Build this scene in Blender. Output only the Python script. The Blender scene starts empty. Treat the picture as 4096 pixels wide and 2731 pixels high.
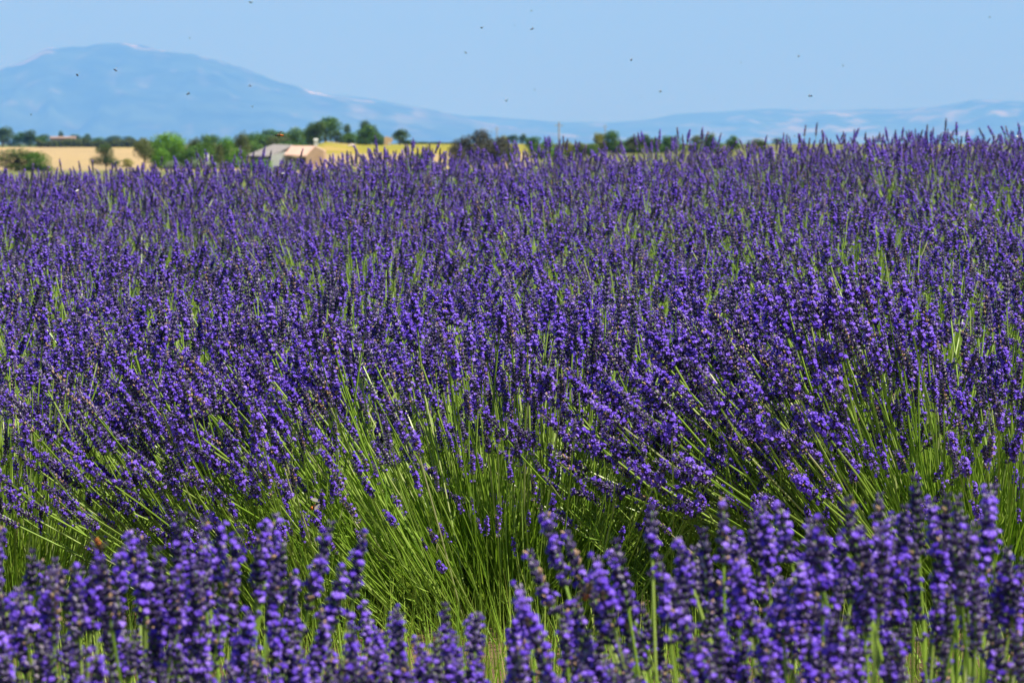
import bpy, math, random
import numpy as np
from mathutils import Matrix, Vector, Euler

scene = bpy.context.scene
R = math.radians
# ------------------------------------------------------------------ camera
F_PX = 4096 * 150 / 36.0          # focal length in photo pixels
HORIZON = 575.0                   # photo row of the eye level
EYE = 1.0
cam_d = bpy.data.cameras.new("camera")
cam_d.lens = 150; cam_d.sensor_width = 36
cam_d.clip_start = 0.1; cam_d.clip_end = 300000
cam = bpy.data.objects.new("camera", cam_d)
scene.collection.objects.link(cam)
PITCH = math.atan((1365.5 - HORIZON) / F_PX)
cam.location = (0, 0, EYE)
cam.rotation_euler = (R(90) - PITCH, 0, 0)
cam_d.dof.use_dof = True
cam_d.dof.focus_distance = 6.4
cam_d.dof.aperture_fstop = 30
scene.camera = cam
# ------------------------------------------------------------------ sky, sun, exposure
SUN_EL, SUN_AZ = R(60), R(-28)    # azimuth of the sun measured from +X towards +Y
sun_dir = Vector((math.cos(SUN_EL) * math.cos(SUN_AZ), math.cos(SUN_EL) * math.sin(SUN_AZ), math.sin(SUN_EL)))
world = bpy.data.worlds.new("World"); scene.world = world
world.use_nodes = True
wn = world.node_tree.nodes; wl = world.node_tree.links
wn.clear()
sky = wn.new("ShaderNodeTexSky"); sky.sky_type = 'NISHITA'; sky.sun_disc = False
sky.sun_elevation = SUN_EL
sky.sun_rotation = R(90) - SUN_AZ
sky.altitude = 600; sky.air_density = 1.0; sky.dust_density = 0.3; sky.ozone_density = 3.0
bg = wn.new("ShaderNodeBackground"); bg.inputs[1].default_value = 0.05
wo = wn.new("ShaderNodeOutputWorld")
wl.new(sky.outputs[0], bg.inputs[0]); wl.new(bg.outputs[0], wo.inputs[0])
sun_d = bpy.data.lights.new("sun", 'SUN'); sun_d.energy = 5.0; sun_d.angle = R(0.5); sun_d.color = (1.0, 0.95, 0.87)
sun = bpy.data.objects.new("sun", sun_d); scene.collection.objects.link(sun)
sun.rotation_euler = sun_dir.to_track_quat('Z', 'Y').to_euler()
scene.view_settings.view_transform = 'Standard'
scene.view_settings.look = 'None'
scene.view_settings.exposure = 0.84
scene.view_settings.gamma = 1.0
scene.view_settings.use_curve_mapping = False
scene.cycles.max_bounces = 6
scene.cycles.diffuse_bounces = 1
scene.cycles.glossy_bounces = 1
scene.cycles.transmission_bounces = 3
scene.cycles.volume_bounces = 1
scene.cycles.caustics_reflective = False
scene.cycles.caustics_refractive = False
scene.cycles.use_denoising = True

rng = np.random.default_rng(7)
random.seed(7)
COL = scene.collection

# ------------------------------------------------------------------ helpers
def ray(px, py):
    v = Vector(((px - 2048) / F_PX, -(py - 1365.5) / F_PX, -1.0))
    return Euler((R(90) - PITCH, 0, 0)).to_matrix() @ v

def at(px, py, d):
    """the point at ground distance d that the photo shows at (px, py)"""
    r = ray(px, py)
    return Vector((0, 0, EYE)) + r * (d / r.y)

def mat(name, build):
    m = bpy.data.materials.new(name); m.use_nodes = True
    nt = m.node_tree; nt.nodes.clear()
    out = nt.nodes.new("ShaderNodeOutputMaterial")
    build(nt, nt.nodes, nt.links, out)
    return m

def principled(nt, rough=0.6, spec=0.3):
    p = nt.nodes.new("ShaderNodeBsdfPrincipled")
    p.inputs["Roughness"].default_value = rough
    p.inputs["Specular IOR Level"].default_value = spec
    return p

def ramp(nt, stops, interp='LINEAR'):
    r = nt.nodes.new("ShaderNodeValToRGB")
    r.color_ramp.interpolation = interp
    e = r.color_ramp.elements
    while len(e) < len(stops): e.new(0.5)
    for i, (p, c) in enumerate(stops):
        e[i].position = p; e[i].color = (c[0], c[1], c[2], 1)
    return r

def noise(nt, scale, detail=3, coord='Object'):
    t = nt.nodes.new("ShaderNodeTexCoord")
    n = nt.nodes.new("ShaderNodeTexNoise")
    n.inputs["Scale"].default_value = scale
    n.inputs["Detail"].default_value = detail
    nt.links.new(t.outputs[coord], n.inputs["Vector"])
    return n

def simple_mat(name, c1, c2, scale, rough=0.7, spec=0.2, detail=4):
    def b(nt, N, L, out):
        p = principled(nt, rough, spec)
        n = noise(nt, scale, detail)
        r = ramp(nt, [(0.35, c1), (0.65, c2)])
        L.new(n.outputs[0], r.inputs[0]); L.new(r.outputs[0], p.inputs[0])
        L.new(p.outputs[0], out.inputs[0])
    return mat(name, b)

def leafy_mat(name, stops, trans=0.35, rough=0.55, spec=0.3, tcol=None, mixattr=True, grow=None):
    """colour from a per-piece random attribute 'tone' plus the random of the object or copy"""
    def b(nt, N, L, out):
        a = N.new("ShaderNodeAttribute"); a.attribute_name = "tone"
        oi = N.new("ShaderNodeObjectInfo")
        m = N.new("ShaderNodeMath"); m.operation = 'MULTIPLY_ADD'
        L.new(oi.outputs["Random"], m.inputs[0]); m.inputs[1].default_value = 0.3
        m2 = N.new("ShaderNodeMath"); m2.operation = 'MULTIPLY'; m2.inputs[1].default_value = 0.7
        L.new(a.outputs["Fac"], m2.inputs[0]); L.new(m2.outputs[0], m.inputs[2])
        r = ramp(nt, stops)
        L.new(m.outputs[0], r.inputs[0])
        p = principled(nt, rough, spec)
        L.new(r.outputs[0], p.inputs[0])
        t = N.new("ShaderNodeBsdfTranslucent")
        if tcol:
            mx = N.new("ShaderNodeMixRGB"); mx.blend_type = 'MULTIPLY'; mx.inputs[0].default_value = 1
            mx.inputs[2].default_value = (*tcol, 1)
            L.new(r.outputs[0], mx.inputs[1]); L.new(mx.outputs[0], t.inputs[0])
        else:
            L.new(r.outputs[0], t.inputs[0])
        s = N.new("ShaderNodeMixShader"); s.inputs[0].default_value = trans
        L.new(p.outputs[0], s.inputs[1]); L.new(t.outputs[0], s.inputs[2])
        L.new(s.outputs[0], out.inputs[0])
    return mat(name, b)

class MB:
    """collects polygons with a material index and a tone per polygon"""
    def __init__(s): s.v = []; s.f = []; s.m = []; s.t = []; s.n = 0
    def add(s, verts, faces, mi=0, tone=0.5):
        s.v.append(np.asarray(verts, dtype=float).reshape(-1, 3))
        for f in faces: s.f.append([i + s.n for i in f])
        s.m += [mi] * len(faces); s.t += [tone] * len(faces)
        s.n += len(s.v[-1])
    def box(s, x0, x1, y0, y1, z0, z1, mi=0, tone=0.5):
        v = [(x, y, z) for z in (z0, z1) for y in (y0, y1) for x in (x0, x1)]
        s.add(v, [(0, 2, 3, 1), (4, 5, 7, 6), (0, 1, 5, 4), (2, 6, 7, 3), (0, 4, 6, 2), (1, 3, 7, 5)], mi, tone)
    def tube(s, pts, radii, sides=5, mi=0, tone=0.5, cap=True):
        pts = [Vector(p) for p in pts]; vs = []; n = len(pts)
        for i, p in enumerate(pts):
            d = (pts[min(i + 1, n - 1)] - pts[max(i - 1, 0)]).normalized()
            a = d.orthogonal().normalized() if i == 0 else (a - d * a.dot(d)).normalized()
            b = d.cross(a)
            for k in range(sides):
                t = 2 * math.pi * k / sides
                vs.append(p + (a * math.cos(t) + b * math.sin(t)) * radii[i])
        fs = [(i * sides + k, i * sides + (k + 1) % sides, (i + 1) * sides + (k + 1) % sides, (i + 1) * sides + k)
              for i in range(n - 1) for k in range(sides)]
        if cap: fs.append(tuple((n - 1) * sides + k for k in range(sides)))
        s.add([tuple(v) for v in vs], fs, mi, tone)
    def ellipsoid(s, c, r, rot=None, seg=10, rings=7, mi=0, tone=0.5):
        vs = []; c = Vector(c)
        for i in range(rings + 1):
            ph = math.pi * i / rings
            for k in range(seg):
                th = 2 * math.pi * k / seg
                p = Vector((r[0] * math.sin(ph) * math.cos(th), r[1] * math.sin(ph) * math.sin(th), r[2] * math.cos(ph)))
                if rot is not None: p = rot @ p
                vs.append(tuple(c + p))
        fs = [(i * seg + k, (i + 1) * seg + k, (i + 1) * seg + (k + 1) % seg, i * seg + (k + 1) % seg) for i in range(rings) for k in range(seg)]
        s.add(vs, fs, mi, tone)
    def mesh(s, name, mats, smooth=False):
        me = bpy.data.meshes.new(name)
        v = np.vstack(s.v) if s.v else np.zeros((0, 3))
        me.from_pydata(v.tolist(), [], s.f)
        for m in mats: me.materials.append(m)
        me.polygons.foreach_set("material_index", s.m)
        a = me.attributes.new("tone", 'FLOAT', 'FACE'); a.data.foreach_set("value", s.t)
        if smooth: me.polygons.foreach_set("use_smooth", [True] * len(s.f))
        me.update()
        return me

def link(name, me, parent=None, loc=None, kind=None):
    o = bpy.data.objects.new(name, me); COL.objects.link(o)
    if parent is not None: o.parent = parent
    if loc is not None: o.location = loc
    if kind: o["kind"] = kind
    return o

def thing(name, label, cat, loc=(0, 0, 0), group=None, me=None, rot=None, scale=None):
    o = bpy.data.objects.new(name, me); COL.objects.link(o)
    o.location = loc
    if rot is not None: o.rotation_euler = rot
    if scale is not None: o.scale = scale
    o["label"] = label; o["category"] = cat
    if group: o["group"] = group
    return o

def vnoise(shape_u, shape_v, cells, seed, octaves=5):
    r = np.random.default_rng(seed)
    u = np.linspace(0, 1, shape_u)[:, None]; v = np.linspace(0, 1, shape_v)[None, :]
    tot = np.zeros((shape_u, shape_v)); amp = 1.0; norm = 0
    for o in range(octaves):
        cu, cv = int(cells[0] * 2 ** o), int(cells[1] * 2 ** o)
        g = r.random((cu + 2, cv + 2)) * 2 - 1
        x = u * cu; y = v * cv
        xi = np.clip(x.astype(int), 0, cu); yi = np.clip(y.astype(int), 0, cv)
        fx = x - xi; fy = y - yi
        fx = fx * fx * (3 - 2 * fx); fy = fy * fy * (3 - 2 * fy)
        xi = np.broadcast_to(xi, (shape_u, shape_v)); yi = np.broadcast_to(yi, (shape_u, shape_v))
        val = (g[xi, yi] * (1 - fx) + g[xi + 1, yi] * fx) * (1 - fy) + (g[xi, yi + 1] * (1 - fx) + g[xi + 1, yi + 1] * fx) * fy
        tot += val * amp; norm += amp; amp *= 0.5
    return tot / norm

def grid_mesh(name, X, Y, Z, mats, colors=None, smooth=True):
    nu, nv = X.shape
    v = np.stack([X, Y, Z], -1).reshape(-1, 3)
    i = np.arange(nu * nv).reshape(nu, nv)
    q = np.stack([i[:-1, :-1], i[:-1, 1:], i[1:, 1:], i[1:, :-1]], -1).reshape(-1, 4)
    me = bpy.data.meshes.new(name)
    me.from_pydata(v.tolist(), [], q.tolist())
    for m in mats: me.materials.append(m)
    if colors is not None:
        a = me.color_attributes.new("cover", 'FLOAT_COLOR', 'POINT')
        c = np.concatenate([colors.reshape(-1, 3), np.ones((nu * nv, 1))], 1)
        a.data.foreach_set("color", c.ravel().tolist())
    if smooth: me.polygons.foreach_set("use_smooth", [True] * len(me.polygons))
    me.update()
    return me

# ------------------------------------------------------------------ terrain
def field_z(x, d):
    dd = np.maximum(d - 6.6, 0)
    u = 2048 + np.asarray(x) / np.maximum(d, 3) * F_PX
    hump = 0.020 * np.exp(-((u - 1500) / 240) ** 2) * np.clip((d - 14) / 4, 0, 1)   # a slight swell of the ground before the crest
    return 0.278 + 0.0159 * dd + 0.036 * np.clip(x, -4, 4) + hump

D_L = np.array([0, 22, 30, 60, 150, 350, 500, 600, 800, 1000, 1500, 3000, 8000, 120000])
Z_TOP = 0.52
PY_L = [725, 700, 688, 655, 630, 590, 580, 577, 575.4]     # from 350 m on: photo row of the ground
PY_C = [725, 672, 662, 615, 579, 577, 577, 576.3, 575.4]
def prof(py):
    z = [1 - (p - 575) * D / F_PX for p, D in zip(py, D_L[5:])]
    return np.array([0, 0, 0.15, -0.8, -1.6] + z)
Z_L, Z_C = prof(PY_L), prof(PY_C)
def ground_z(x, d):
    x = np.asarray(x, float); d = np.asarray(d, float)
    u = 2048 + x / np.maximum(d, 12) * F_PX
    w = np.clip((u - 1130) / 180, 0, 1); w = w * w * (3 - 2 * w)
    far = np.interp(d, D_L, Z_L) * (1 - w) + np.interp(d, D_L, Z_C) * w
    # low mound of dry earth beside the house
    far = far + 1.0 * np.exp(-((u - 1290) / 90) ** 2) * np.exp(-((d - 960) / 90) ** 2)
    k = np.clip((d - 21.5) / 12, 0, 1); k = k * k * (3 - 2 * k)
    return field_z(x, np.minimum(d, 24)) * (1 - k) + far * k

us = np.concatenate([-np.geomspace(9000, 300000, 14)[::-1], np.arange(-8000, 12001, 70), np.geomspace(12500, 300000, 14)])
ds = np.concatenate([[-300, -60, -20, -8, -3, -1], np.arange(0, 23, 0.5), np.arange(23, 36, 1), np.arange(38, 100, 6),
                     np.arange(100, 300, 20), np.arange(300, 1700, 12), np.geomspace(1720, 119000, 60)])
U, Dd = np.meshgrid(us, ds, indexing='ij')
X = (U - 2048) / F_PX * np.maximum(np.abs(Dd), 12)
Z = ground_z(X, Dd)
nz = vnoise(*X.shape, (60, 30), 3, 4)
Z = Z + np.where(Dd > 60, nz * 0.25 * np.clip(Dd / 800, 0.2, 1.0), nz * 0.015)
cov = np.zeros(X.shape + (3,))
def paint(mask, col):
    m = np.clip(mask, 0, 1)[..., None]
    cov[:] = cov * (1 - m) + np.array(col) * m
def band(v, a, b, s):
    return np.clip((v - a) / s + 0.5, 0, 1) * np.clip((b - v) / s + 0.5, 0, 1)
jit = nz * 60
paint(np.ones(X.shape), (0.16, 0.105, 0.065))                                     # bare earth of the lavender field
paint(band(Dd, 26, 1e6, 4), (0.17, 0.19, 0.07))                                   # rough grass
left = np.clip((1210 - U) / 60, 0, 1)
paint(left * band(Dd + jit, 640, 1530, 25), (0.44, 0.33, 0.17))                   # ripe corn
paint(left * band(Dd + jit, 640, 760, 30), (0.40, 0.31, 0.17))
paint(left * band(Dd, 1440, 1530, 30) * (nz > -0.1), (0.42, 0.34, 0.08))
mid = np.clip((U - 1150) / 60, 0, 1) * np.clip((2130 - U) / 40, 0, 1)
paint(mid * band(Dd + jit * 1.5, 480, 830, 30), (0.42, 0.32, 0.16))               # straw coloured stubble
paint(mid * band(Dd + jit * 0.8, 800, 1100, 30), (0.33, 0.29, 0.03))             # yellow green crop
paint(mid * band(Dd + jit * 2, 900, 960, 30) * 0.5, (0.22, 0.25, 0.05))
paint(band(U, 1150, 1400, 40) * band(Dd, 850, 1000, 60) * np.clip(0.5 + nz * 3, 0, 1), (0.55, 0.36, 0.17))
paint(np.clip((U - 2130) / 60, 0, 1) * band(Dd, 500, 1100, 60), (0.16, 0.17, 0.06))
paint(band(Dd, 1600, 1e7, 100), (0.10, 0.14, 0.05))
pn = vnoise(*X.shape, (90, 60), 11, 3)
paint(band(Dd, 2000, 1e7, 100) * (pn > 0.22), (0.42, 0.34, 0.17))

def ground_build(nt, N, L, out):
    a = N.new("ShaderNodeVertexColor"); a.layer_name = "cover"
    p = principled(nt, 0.95, 0.1)
    n = noise(nt, 3.0, 8)
    n2 = noise(nt, 0.06, 6)
    r = ramp(nt, [(0.3, (0.55, 0.55, 0.55)), (0.7, (1.25, 1.22, 1.15))])
    r2 = ramp(nt, [(0.3, (0.75, 0.8, 0.8)), (0.7, (1.15, 1.1, 1.1))])
    m = N.new("ShaderNodeMixRGB"); m.blend_type = 'MULTIPLY'; m.inputs[0].default_value = 1
    m2 = N.new("ShaderNodeMixRGB"); m2.blend_type = 'MULTIPLY'; m2.inputs[0].default_value = 1
    L.new(n.outputs[0], r.inputs[0]); L.new(n2.outputs[0], r2.inputs[0])
    L.new(a.outputs[0], m.inputs[1]); L.new(r.outputs[0], m.inputs[2])
    L.new(m.outputs[0], m2.inputs[1]); L.new(r2.outputs[0], m2.inputs[2])
    b = N.new("ShaderNodeBump"); b.inputs["Strength"].default_value = 0.6; b.inputs["Distance"].default_value = 0.03
    L.new(n.outputs[0], b.inputs["Height"]); L.new(b.outputs[0], p.inputs["Normal"])
    L.new(m2.outputs[0], p.inputs[0]); L.new(p.outputs[0], out.inputs[0])
M_ground = mat("ground_cover", ground_build)
link("ground", grid_mesh("ground", X, Dd, Z, [M_ground], cov), kind="structure")

# ------------------------------------------------------------------ mountains
def rock_build(nt, N, L, out):
    a = N.new("ShaderNodeVertexColor"); a.layer_name = "cover"
    p = principled(nt, 0.95, 0.1)
    n = noise(nt, 0.0013, 9)
    r = ramp(nt, [(0.35, (0.4, 0.45, 0.5)), (0.65, (1.8, 1.65, 1.5))])
    m = N.new("ShaderNodeMixRGB"); m.blend_type = 'MULTIPLY'; m.inputs[0].default_value = 1
    L.new(n.outputs[0], r.inputs[0]); L.new(a.outputs[0], m.inputs[1]); L.new(r.outputs[0], m.inputs[2])
    L.new(m.outputs[0], p.inputs[0]); L.new(p.outputs[0], out.inputs[0])
M_rock = mat("scrub_and_limestone", rock_build)

def mountain(name, sil, d0, depth, seed, rough, pale_fn):
    us = np.arange(-5200, 9400, 22.0)
    ts = np.linspace(0, 1, 110)
    sx = [s[0] for s in sil]; sy = [s[1] for s in sil]
    H = (HORIZON - np.interp(us, sx, sy)) / F_PX * d0
    Ug, T = np.meshgrid(us, ts, indexing='ij')
    D = d0 - depth * 0.55 + T * depth
    shape = np.where(T < 0.55, np.sin(np.clip(T / 0.55, 0, 1) * math.pi / 2) ** 1.3, np.cos(np.clip((T - 0.55) / 0.45, 0, 1) * math.pi / 2))
    n = vnoise(len(us), len(ts), (40, 5), seed, 6)
    rid = 1 - np.abs(vnoise(len(us), len(ts), (90, 3), seed + 1, 5)) * 2.2
    Hg = H[:, None] * np.ones_like(T)
    Zm = Hg * shape + (n * 0.5 + rid * 0.5 - 0.25) * Hg * rough * np.sin(np.clip(T / 0.55, 0, 1.999) * math.pi / 2) * (1 - shape * 0.9) + n * 34 * shape
    # gentle folds that bring the far crest to the silhouette again
    Zm = np.maximum(Zm, -20) - 3 * (1 - shape)
    Xm = (Ug - 2048) / F_PX * D
    pl = pale_fn(Ug, T, vnoise(len(us), len(ts), (240, 26), seed + 5, 4), shape)
    c = np.array((0.035, 0.06, 0.03)) * (1 - pl[..., None]) + np.array((0.36, 0.31, 0.30)) * pl[..., None]
    link(name, grid_mesh(name, Xm, D, Zm, [M_rock], c), kind="structure")

def pale_main(u, t, n, sh):
    crest = np.clip((sh - 0.90) / 0.05, 0, 1) * (np.clip((u - 480) / 60, 0, 1) + np.clip((250 - u) / 60, 0, 1))
    a = crest * np.clip(0.8 + n * 6, 0, 1) * 1.15
    flank = np.clip((u - 1150) / 300, 0, 1) * np.clip((sh - 0.45) / 0.2, 0, 1) * np.clip(0.3 + n * 5, 0, 1) * 0.22
    spots = np.clip((n - 0.30) * 8, 0, 1) * 0.15
    return np.clip(a * 0.85 + flank + spots, 0, 1)
def pale_far(u, t, n, sh):
    a = np.clip((u - 2900) / 300, 0, 1) * np.clip(0.1 + n * 5, 0, 1) * 0.3
    return np.clip(a + np.clip((n - 0.2) * 6, 0, 1) * 0.3, 0, 1)
SIL_A = [(-5200, 560), (-3500, 470), (-2400, 500), (-1200, 380), (-600, 360), (0, 285), (100, 255), (185, 200), (330, 188), (400, 172), (480, 168), (570, 172), (640, 190),
         (770, 212), (900, 256), (1000, 292), (1100, 328), (1250, 368), (1400, 398), (1600, 424), (1750, 448), (1870, 478),
         (1960, 500), (2150, 530), (2500, 560), (3200, 574), (9400, 578)]
SIL_B = [(-5200, 520), (-2000, 500), (0, 480), (800, 440), (1250, 380), (1450, 400), (1700, 440), (1870, 470), (1950, 468), (2080, 475), (2240, 490), (2450, 489),
         (2600, 478), (2700, 456), (2850, 447), (3000, 443), (3150, 440), (3280, 448), (3450, 443), (3600, 443), (3750, 432), (3880, 409),
         (4000, 407), (4096, 411), (4600, 430), (5400, 400), (6500, 450), (8000, 430), (9400, 500)]
mountain("mountain", SIL_A, 63000, 20000, 21, 0.6, pale_main)
mountain("mountain_ridge", SIL_B, 73500, 16000, 31, 0.6, pale_far)

# ------------------------------------------------------------------ haze
def haze_build(nt, N, L, out):
    v = N.new("ShaderNodeVolumePrincipled")
    v.inputs["Color"].default_value = (0.12, 0.34, 1.0, 1)
    v.inputs["Absorption Color"].default_value = (0.56, 0.47, 1.0, 1)
    v.inputs["Density"].default_value = HAZE
    v.inputs["Anisotropy"].default_value = 0.0
    L.new(v.outputs[0], out.inputs[1])
HAZE = 0.42e-4
mb = MB(); mb.box(-130000, 130000, -3000, 122000, -90, 3600)
hz = link("haze", mb.mesh("haze", [mat("haze_air", haze_build)]), kind="stuff")

# ------------------------------------------------------------------ lavender: stems and flower heads
M_stem = leafy_mat("lavender_stem", [(0.0, (0.13, 0.28, 0.02)), (0.45, (0.29, 0.47, 0.05)), (0.8, (0.46, 0.62, 0.14)), (1.0, (0.60, 0.62, 0.34))], 0.35, 0.4, 0.6)
M_calyx = leafy_mat("lavender_calyx", [(0.0, (0.03, 0.024, 0.07)), (0.4, (0.065, 0.045, 0.15)), (0.75, (0.20, 0.155, 0.33)), (0.96, (0.52, 0.46, 0.62)), (1.0, (0.50, 0.33, 0.20))], 0.08, 0.7, 0.25)
M_petal = leafy_mat("lavender_petal", [(0.0, (0.10, 0.04, 0.58)), (0.5, (0.22, 0.10, 0.84)), (1.0, (0.40, 0.25, 0.92))], 0.35, 0.5, 0.3)
M_leaf = leafy_mat("lavender_leaf", [(0.0, (0.07, 0.16, 0.01)), (0.5, (0.22, 0.38, 0.025)), (0.85, (0.42, 0.56, 0.08)), (1.0, (0.50, 0.42, 0.20))], 0.4, 0.5, 0.4)

STEM_L = 0.40
NV = 14
stem_meshes, head_meshes, tips = [], [], []
def frame(d):
    d = Vector(d).normalized(); a = d.orthogonal().normalized(); return a, d.cross(a), d
for k in range(NV):
    r = random.Random(100 + k)
    bend = r.uniform(-0.04, 0.07); side = r.uniform(-0.02, 0.02)
    BLOOM = r.choice((0.05, 0.10, 0.15, 0.20, 0.27)); FADE = r.choice((0.0, 0.01, 0.03, 0.12))
    HS = 0.79; T0 = r.choice((0.0, 0.1, 0.25, 0.4, 0.6, 0.8))
    pts = []
    for i in range(7):
        t = i / 6
        pts.append(Vector((-bend * t * t, side * math.sin(t * 2.6), STEM_L * t)))
    b = MB(); rad = [0.0015 - 0.0004 * i / 6 for i in range(7)]
    for i in range(6):
        b.tube(pts[i:i + 2], rad[i:i + 2], 4, 0, max(0.0, min(1.0, T0 + 0.25 * (i / 6) + 0.06 * (i % 2))), cap=(i == 5))
    # a pair of small leaves on the stem
    for j in range(r.choice((0, 1, 1))):
        t = r.uniform(0.35, 0.6); p = Vector((-bend * t * t, side * math.sin(t * 2.6), STEM_L * t)); a0 = r.uniform(0, 6.28)
        for s_ in (0, math.pi):
            o = Vector((math.cos(a0 + s_), math.sin(a0 + s_), 0)); w = Vector((-o.y, o.x, 0)) * 0.0016
            q1 = p + o * 0.008 + Vector((0, 0, 0.016)); q2 = p + o * 0.014 + Vector((0, 0, 0.036))
            b.add([p - w * .4, p + w * .4, q1 + w, q2, q1 - w], [(0, 1, 2, 3, 4)], 0, r.random())
    stem_meshes.append(b.mesh("flower_stem", [M_stem]))
    # head
    tip = pts[-1]; ax = (pts[-1] - pts[-2]).normalized()
    A, B, C = frame(ax)
    HL = r.uniform(0.034, 0.064); h = MB()
    lean = r.uniform(-0.10, 0.10)
    def spine(s):  # point at height s along the head, slightly bowed
        return tip + C * s + A * (lean * s * s / HL)
    h.tube([spine(-0.002), spine(HL * 0.5), spine(HL * 0.95)], [0.0011, 0.0014, 0.0006], 4, 0, 0.3)
    nw = int(round(HL / 0.0055))
    hs = [HL * (0.02 + 0.95 * (j / (nw - 1)) ** 0.95) for j in range(nw)]
    if r.random() < 0.55: hs[0] -= 0.010
    for j, s in enumerate(hs):
        q = j / (nw - 1)
        full = math.sin(math.pi * (0.22 + 0.70 * q)) ** 0.7
        nc = max(4, int(round(10 * full)))
        ph0 = r.uniform(0, 6.28)
        for c in range(nc):
            ph = ph0 + 2 * math.pi * c / nc + r.uniform(-0.2, 0.2)
            up = R(r.uniform(32, 58) + 18 * q); out_ = A * math.cos(ph) + B * math.sin(ph)
            d = (out_ * math.cos(up) + C * math.sin(up)).normalized()
            ln = HS * r.uniform(0.0052, 0.0074) * (0.62 + 0.42 * full); wd = ln * r.uniform(0.20, 0.25)
            p0 = spine(s + r.uniform(-0.001, 0.001)) + out_ * 0.0012
            a_, b_, d_ = frame(d); vs = []
            for (t_, w_) in ((0.0, 0.45), (0.35, 0.95), (0.75, 1.0), (0.97, 0.55)):
                for m_ in range(5):
                    an = 2 * math.pi * m_ / 5
                    vs.append(p0 + d_ * (ln * t_) + (a_ * math.cos(an) + b_ * math.sin(an)) * (wd * w_))
            fs = [(i * 5 + m_, i * 5 + (m_ + 1) % 5, (i + 1) * 5 + (m_ + 1) % 5, (i + 1) * 5 + m_) for i in range(3) for m_ in range(5)]
            fs.append((15, 16, 17, 18, 19))
            tone = r.random() ** 1.1 * 0.95
            if r.random() < FADE: tone = 1.35
            h.add(vs, fs, 1, tone)
            # open corolla at the mouth
            if r.random() < BLOOM * (0.5 + full * 0.6):
                tipc = p0 + d_ * (ln * 1.0)
                cen = tipc + d_ * 0.0022
                tone = r.random()
                vs = [tipc + (a_ * math.cos(t_) + b_ * math.sin(t_)) * 0.0008 for t_ in (0, 2.1, 4.2)] + [cen + (a_ * math.cos(t_) + b_ * math.sin(t_)) * 0.0011 for t_ in (0, 2.1, 4.2)]
                h.add(vs, [(0, 1, 4, 3), (1, 2, 5, 4), (2, 0, 3, 5)], 2, tone)
                for m_ in range(5):
                    an = 2 * math.pi * m_ / 5 + r.uniform(-.2, .2); pl = r.uniform(0.0022, 0.0034)
                    o = a_ * math.cos(an) + b_ * math.sin(an); w = (b_ * math.cos(an) - a_ * math.sin(an)) * 0.0014
                    e1 = cen + o * pl * 0.6 + d_ * r.uniform(0.0, 0.0012)
                    e2 = cen + o * pl - d_ * r.uniform(0.0, 0.0014)
                    h.add([cen - w * .4, cen + w * .4, e1 + w, e2 + w * .5, e2 - w * .5, e1 - w], [(0, 1, 2, 5), (2, 3, 4, 5)], 2, tone)
    head_meshes.append(h.mesh("flower_head", [M_stem, M_calyx, M_petal], smooth=False))
    tips.append(tip + C * HL)

def foliage_mesh(seed, n, rad, tilt, lmin, lmax):
    r = random.Random(seed); b = MB()
    for i in range(n):
        ph = r.uniform(0, 6.283); th = R(tilt) * r.random() ** 0.7; rr = rad * (r.random() ** 0.6) * (0.35 + 0.65 * th / R(tilt))
        o = Vector((math.cos(ph + r.uniform(-.4, .4)), math.sin(ph + r.uniform(-.4, .4)), 0)); base = Vector((math.cos(ph) * rr, math.sin(ph) * rr, -0.02))
        ln = r.uniform(lmin, lmax); d0 = o * math.sin(th) + Vector((0, 0, math.cos(th)))
        th2 = th + r.uniform(-0.15, 0.25); d1 = o * math.sin(th2) + Vector((0, 0, math.cos(th2)))
        sd = Vector((math.cos(r.uniform(0, 6.28)), math.sin(r.uniform(0, 6.28)), 0)); sd = (sd - d0 * sd.dot(d0)).normalized()
        w = r.uniform(0.0011, 0.0022)
        p1 = base + d0 * ln * 0.5; p2 = p1 + d1 * ln * 0.5
        b.add([base - sd * w * .7, base + sd * w * .7, p1 + sd * w, p2, p1 - sd * w], [(0, 1, 2, 4), (2, 3, 4)], 0, r.random() * 0.93 + (0.2 if r.random() < .05 else 0))
    return b.mesh("foliage", [M_leaf])
fol_meshes = [foliage_mesh(s, 1100, 0.13, 62, 0.14, 0.36) for s in (1, 2)]

def bush_spec(cx, cy, n, seed, tmax=55, tfront=None, size=1.0, jitter=0.10, base_r=0.10, wind=(-0.04, 0.0), cz=None, tpow=0.62, xbias=0.0, phi=(-math.pi, math.pi), tmin=0, short=0.0):
    """stems of one plant: (pos, matrix, scale, variant)"""
    r = random.Random(seed); res = []
    for i in range(n):
        ph = r.uniform(*phi)
        tm = tmax
        if tfront is not None:
            fr = max(0.0, -math.sin(ph)); tm = tmax + (tfront - tmax) * fr ** 0.6
        th = R(tmin) + R(tm - tmin) * r.random() ** tpow
        rr = base_r * (0.25 + 0.75 * th / R(60)) * r.uniform(0.6, 1.2)
        x = cx + math.cos(ph) * rr; y = cy + math.sin(ph) * rr
        L = size * (1 + max(-2.4, min(1.2, r.gauss(0, 1))) * jitter) * (1 + 0.12 * (th / R(60))) * (1 - short * r.random() * (0.35 + 0.65 * max(0, -math.sin(ph))))
        z = (float(field_z(x, y)) if cz is None else cz) - 0.01
        d = Vector((math.sin(th) * math.cos(ph) + wind[0] + xbias + r.gauss(0, .08), math.sin(th) * math.sin(ph) + wind[1] + r.gauss(0, .08), math.cos(th))).normalized()
        th_ = math.acos(max(-1, min(1, d.z))); ph_ = math.atan2(d.y, d.x)
        m = Matrix.Rotation(ph_, 3, 'Z') @ Matrix.Rotation(th_, 3, 'Y') @ Matrix.Rotation(r.uniform(-0.9, 0.9), 3, 'Z')
        res.append((Vector((x, y, z)), m, max(0.5, L), r.randrange(NV)))
    return res

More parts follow.
